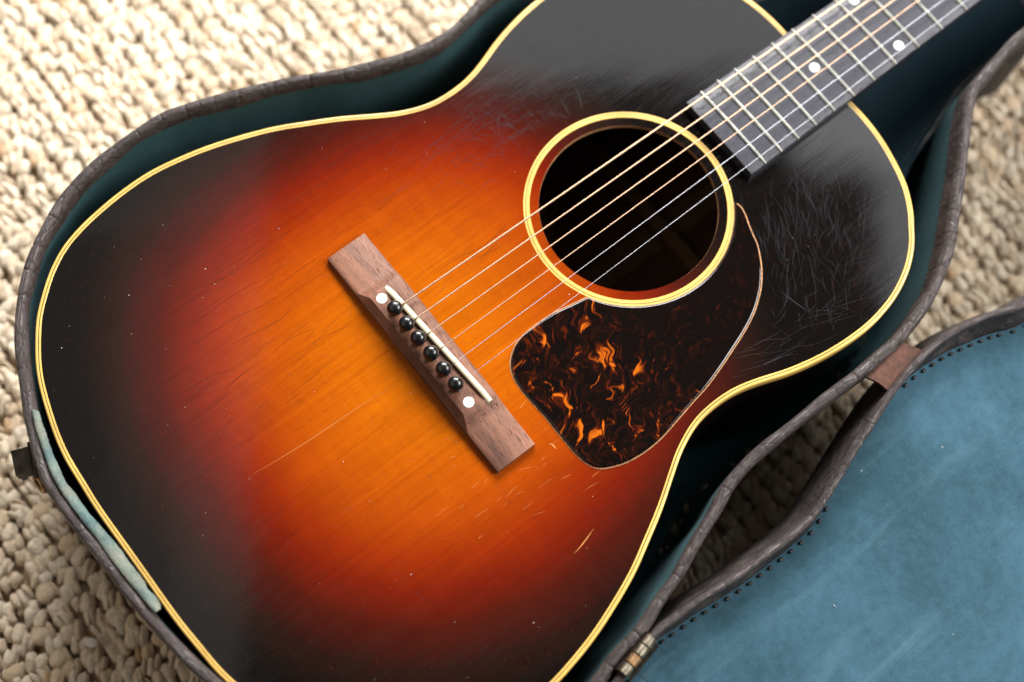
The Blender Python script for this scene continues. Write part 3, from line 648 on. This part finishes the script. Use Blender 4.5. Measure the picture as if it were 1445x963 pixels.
# pickguard
pgp = [(184.3,-34.5),(185.3,-38.5),(184.2,-43.8),(181.8,-49.5),(179.6,-55.5),(176.7,-63.4),(168.7,-75.5),(158.3,-85.3),(143.7,-93.8),(121,-101.7),(101.9,-107.2),(87.8,-109.7),(75.6,-112),(61.9,-114.4),(50.1,-114.8),(39.4,-113.4),(30.7,-110.3),(24.7,-106.6),(21.6,-101),(20.2,-93.6),(19.9,-83.5),(20.0,-72.3),(19.8,-63.4),(19.3,-54),(19.4,-45.1),(20.9,-37.7),(24.6,-31.4),(31.2,-26.6),(38.9,-24.2),(49.3,-23.6),(60.7,-24.3),(69.6,-26.0)]
a0 = math.atan2(-30.0,78.0-HC[0]); a1 = math.atan2(-34.0,184.3-HC[0])
if a0 > 0: a0 -= 2*math.pi
arc = [(HC[0]+60.4*math.cos(a_),60.4*math.sin(a_)) for a_ in np.linspace(a0,a1,26)]
PG = spline(pgp, 2.0, False); PG = np.array([tuple(p) for p in PG]+arc[:-1])
if sum(PG[i-1][0]*PG[i][1]-PG[i][0]*PG[i-1][1] for i in range(len(PG))) < 0: PG = PG[::-1]
NP = normals(PG); pin_ = np.array([PG[i]+NP[i]*0.9 for i in range(len(PG))])
V1,F1 = sheet(pin_, 8, z=1.25); V2,F2 = sweep(PG, [(0,0.0),(0.05,0.75),(0.35,1.1),(0.9,1.25)])
MB().put(V1,F1).put(V2,F2).build('pickguard','tort',gt)
V,F = sweep(PG, [(-0.75,0.03),(-0.1,0.14),(0.15,0.1)]); add('pickguard_edge', V, F, 'edge', gt)
# fingerboard, frets, markers
LS = 628.65; fx = lambda q: LS*2**(-q/12)+2.0
wid = lambda x: 57.4-3.22*(x-203)/100
ZF = 7.2; fe = 201.0; nut = fx(0)
V=[];F=[]; xs = np.linspace(fe,nut,30)
for x in xs:
    w_ = wid(x)/2
    V += [(x,w_,-0.3),(x,w_,ZF-0.9),(x,w_-0.6,ZF-0.35),(x,w_*0.5,ZF+0.25),(x,0,ZF+0.4),(x,-w_*0.5,ZF+0.25),(x,-w_+0.6,ZF-0.35),(x,-w_,ZF-0.9),(x,-w_,-0.3)]
for i in range(len(xs)-1): F += [(i*9+j,(i+1)*9+j,(i+1)*9+(j+1)%9,i*9+(j+1)%9) for j in range(9)]
F += [tuple(range(9)),tuple((len(xs)-1)*9+j for j in range(9))]
fb = add('fingerboard', V, F, 'board', gt)
for q in range(7,20):
    x = fx(q); w_ = wid(x)/2+0.15; P = [(x,y,ZF+0.4-0.75*(y/w_)**2+0.25) for y in np.linspace(-w_,w_,11)]
    V,F = tube(P,[0.5]+[0.95]*9+[0.5],8); add('fret', V, F, 'fret', fb)
for x,y in ((fx(14.5)+1.5,0.3),(325.5,19.8),(325.9,-18.9),(fx(8.5),0)):
    V,F = lathe((x,y,ZF-0.75*(y/28)**2+0.35),[(3.1,-0.4),(3.1,0.10),(2.9,0.14)],24); add('marker_dot', V, F, 'pearl', fb)
# neck and headstock
V=[];F=[]; xs = np.linspace(281.5,nut,24); nn = 13
for x in xs:
    w_ = wid(x)/2-0.1; d_ = 21+26*max(0,1-(x-281.5)/26)**2
    V += [(x,w_*math.cos(a_),0.4-d_*math.sin(a_)) for a_ in np.linspace(0,math.pi,nn)]
for i in range(len(xs)-1): F += [(i*nn+j,(i+1)*nn+j,(i+1)*nn+j+1,i*nn+j+1) for j in range(nn-1)]
F += [tuple(range(nn)),tuple((len(xs)-1)*nn+j for j in range(nn))]
add('neck', V, F, 'neck', gt)
hs = [(nut,-21),(nut+25,-31),(nut+150,-38),(nut+172,-26),(nut+165,0),(nut+172,26),(nut+150,38),(nut+25,31),(nut,21)]
V = [(x,y,-0.25*(x-nut)+4) for x,y in hs]+[(x,y,-0.25*(x-nut)-12) for x,y in hs]
F = [tuple(range(9)),tuple(range(17,8,-1))]+[(i,(i+1)%9,9+(i+1)%9,9+i) for i in range(9)]
add('headstock', V, F, 'neck', gt, smooth=False)
add('nut', *box((nut+2,0,6.5),(4,43,7)), 'bone', gt, smooth=False)
# strings
dia = [1.1,0.86,0.65,0.48,0.32,0.24]
for i,d_ in enumerate(dia):
    y0 = pin_y[i]; y1 = 18.2-7.28*i
    tt = (sa[1]-y0)/(sa[1]-sb[1]); xs_ = sa[0]+(sb[0]-sa[0])*tt; zs = 10.6+0.5*math.sin(math.pi*tt)+d_/2
    yat = lambda x: y0+(y1-y0)*(x-PX)/(nut-PX)
    P = [(PX+2.6,y0+0.1,7.9),(PX+3.6,y0,8.6),(xs_-0.9,yat(xs_),zs-0.5),(xs_,yat(xs_),zs),(xs_+1.5,yat(xs_+1.5),zs)]
    zn = ZF+1.9+d_/2
    P += [(x,yat(x),zs+(zn-zs)*(x-xs_)/(nut-xs_)) for x in (60,130,200,280,360,450,540,nut+2)]
    P += [(nut+60,yat(nut)*1.2,-8)]
    V,F = tube(P, d_/2, 8); add('string', V, F, 'bronze' if i < 4 else 'steel', gt, label='wound bronze string' if i < 4 else 'plain steel string')

# wear: fine scratches, checking lines, chips and dust lying in the lacquer
def ribbons(name, lines, mat, z, label=None):
    mb = MB()
    for P,w_ in lines:
        P = np.asarray(P); 
        if len(P) < 2: continue
        N2 = normals(P, False); L = len(P); V=[];F=[]
        for i in range(L):
            q = w_/2*math.sin(math.pi*(i+0.35)/(L-0.3)); V += [(P[i][0]+N2[i][0]*q,P[i][1]+N2[i][1]*q,z),(P[i][0]-N2[i][0]*q,P[i][1]-N2[i][1]*q,z)]
        F = [(2*i,2*i+2,2*i+3,2*i+1) for i in range(L-1)]; mb.put(V,F)
    return mb.build(name, mat, gt, smooth=False, kind='stuff', label=label)
TOPIN = np.array([BODY[i]+NB[i]*6 for i in range(0,len(BODY),2)])
def okp(P):
    P = np.asarray(P); return bool(inside(P,TOPIN).all() and not inside(P,circ(61)).any() and not inside(P,PG).any() and not ((P[:,0]>196)&(np.abs(P[:,1])<30.5)).any() and not ((P[:,0]>-21.5)&(P[:,0]<7)&(np.abs(P[:,1])<78)).any())
def stroke(c, a_, L, curv, n_=9):
    P=[]; p = np.array(c,float)
    for i in range(n_): P.append(p.copy()); p = p+np.array([math.cos(a_),math.sin(a_)])*L/n_; a_ += curv/n_
    return np.array(P)
R2 = np.random.default_rng(21); up_a = math.atan2(0.785,0.62)
sc = []
for _ in range(300):                      # strummed area on the treble shoulder
    c = np.array([205,-82])+R2.normal(0,1,2)*np.array([30,24]); P = stroke(c, up_a+R2.normal(0,0.30), R2.uniform(5,30), R2.normal(0,0.4))
    if okp(P): sc.append((P, R2.uniform(0.04,0.12)))
for _ in range(60):
    c = np.array([150,-116])+R2.normal(0,1,2)*np.array([34,7]); P = stroke(c, -0.35+R2.normal(0,0.2), R2.uniform(8,40), R2.normal(0,0.4))
    if okp(P): sc.append((P, R2.uniform(0.05,0.13)))
for _ in range(230):                      # bass side above the soundhole, along the grain
    c = np.array([118,92])+R2.normal(0,1,2)*np.array([40,14]); P = stroke(c, 0.0+R2.normal(0,0.13), R2.uniform(8,42), R2.normal(0,0.4), 20)
    P[:,1] += 0.6*np.sin(P[:,0]/9+R2.uniform(0,6))
    if okp(P): sc.append((P, R2.uniform(0.04,0.10)))
for _ in range(60):
    c = np.array([128,80])+R2.normal(0,1,2)*np.array([26,9]); P = stroke(c, up_a+0.9+R2.normal(0,0.25), R2.uniform(6,22), R2.normal(0,0.6))
    if okp(P): sc.append((P, R2.uniform(0.06,0.18)))
for _ in range(150):
    c = R2.uniform((-150,-150),(90,150)); P = stroke(c, R2.uniform(0,6.3), R2.uniform(2,14), R2.normal(0,0.8))
    if okp(P): sc.append((P, R2.uniform(0.03,0.08)))
for px in ([(790,138),(798,152),(806,166)],[(810,120),(818,138),(822,158)],[(1185,453),(1192,462),(1197,473)],[(1100,410),(1122,427),(1143,442)]):
    P = spline(unproj(px)[:,:2],1.0,False)
    if okp(P): sc.append((P,0.3))
ribbons('scratches', sc, 'scratch', 0.04, 'pale hairline scratches in the lacquer')
ck = []
for px in ([(165,470),(240,430),(330,372),(392,332)],[(190,505),(270,455),(350,405),(440,352)],[(215,520),(300,468),(380,425),(455,380)],[(240,540),(320,492),(400,446),(470,396)],
           [(285,590),(320,545),(360,520),(395,490)],[(300,575),(335,535),(380,500)],[(210,585),(280,540),(350,515)],[(270,640),(320,600),(350,580)],[(330,330),(420,280),(500,235),(560,205)],[(380,265),(450,225),(540,180),(620,140)],
           [(420,260),(500,214),(590,168),(680,120)],[(250,420),(330,385),(400,345)],[(360,930),(410,900),(440,890)]):
    P = spline(unproj(px)[:,:2],1.5,False); P[:,1] += 0.5*np.sin(P[:,0]/6+len(ck)); ck.append((P, 0.17))
for _ in range(150):
    c = R2.uniform((-150,20),(60,150)); P = stroke(c, 0.06+R2.normal(0,0.10), R2.uniform(8,45), R2.normal(0,0.22), 12); P[:,1] += 0.35*np.sin(P[:,0]/5+R2.uniform(0,6))
    if okp(P): ck.append((P, R2.uniform(0.05,0.13)))
ribbons('checking_lines', ck, 'crack', 0.03, 'dark age cracks in the lacquer along the grain')
bw = []
for _ in range(75):
    c = np.array([2,-72])+R2.normal(0,1,2)*np.array([26,17]); P = stroke(c, 0.0+R2.normal(0,0.14), R2.uniform(2,12), R2.normal(0,0.12))
    if okp(P): bw.append((P, R2.uniform(0.06,0.18)))
for px,w_ in (([(810,782),(822,768),(838,746)],0.5),([(775,626),(780,628),(785,634)],0.9)): bw.append((spline(unproj(px)[:,:2],1.0,False),w_))
P = unproj([(352,672),(420,632),(520,566),(560,546)])[:,:2]; bw.append((spline(P,2,False),0.24))
ribbons('bare_scratches', bw, 'bare', 0.035, 'short orange scratches down to bare wood')
mb = MB(); 
for _ in range(240):
    c = R2.uniform((-190,-175),(275,175)); 
    if not okp(np.array([c,c])): continue
    r = float(np.clip(R2.lognormal(-2.4,0.55),0.04,0.32)); k_ = 5; a_ = R2.uniform(0,6)
    mb.put([(c[0]+r*R2.uniform(.6,1.3)*math.cos(a_+2*math.pi*i/k_),c[1]+r*R2.uniform(.6,1.3)*math.sin(a_+2*math.pi*i/k_),0.06) for i in range(k_)],[tuple(range(k_))])
mb.build('dust_specks','dust',gt,smooth=False,kind='stuff')

# ------------------------------------------------------------------ scrap of fluff on the rug
c = unproj([(129,907)],-114)[0]; dd = unproj([(141,909)],-114)[0]-unproj([(118,904)],-114)[0]
V,F,_ = ellipsoid((c[0],c[1],-112.6),(np.linalg.norm(dd)/2,2.7,1.5),dd[:2],np.random.default_rng(3),12,8)
fl_ = empty('lint_scrap',(c[0],c[1],-114)); bpy.data.objects.remove(fl_)
o = add('lint_scrap', V, F, 'white'); o['label'] = 'small white oval scrap of fluff on the brown rug'; o['category'] = 'lint'
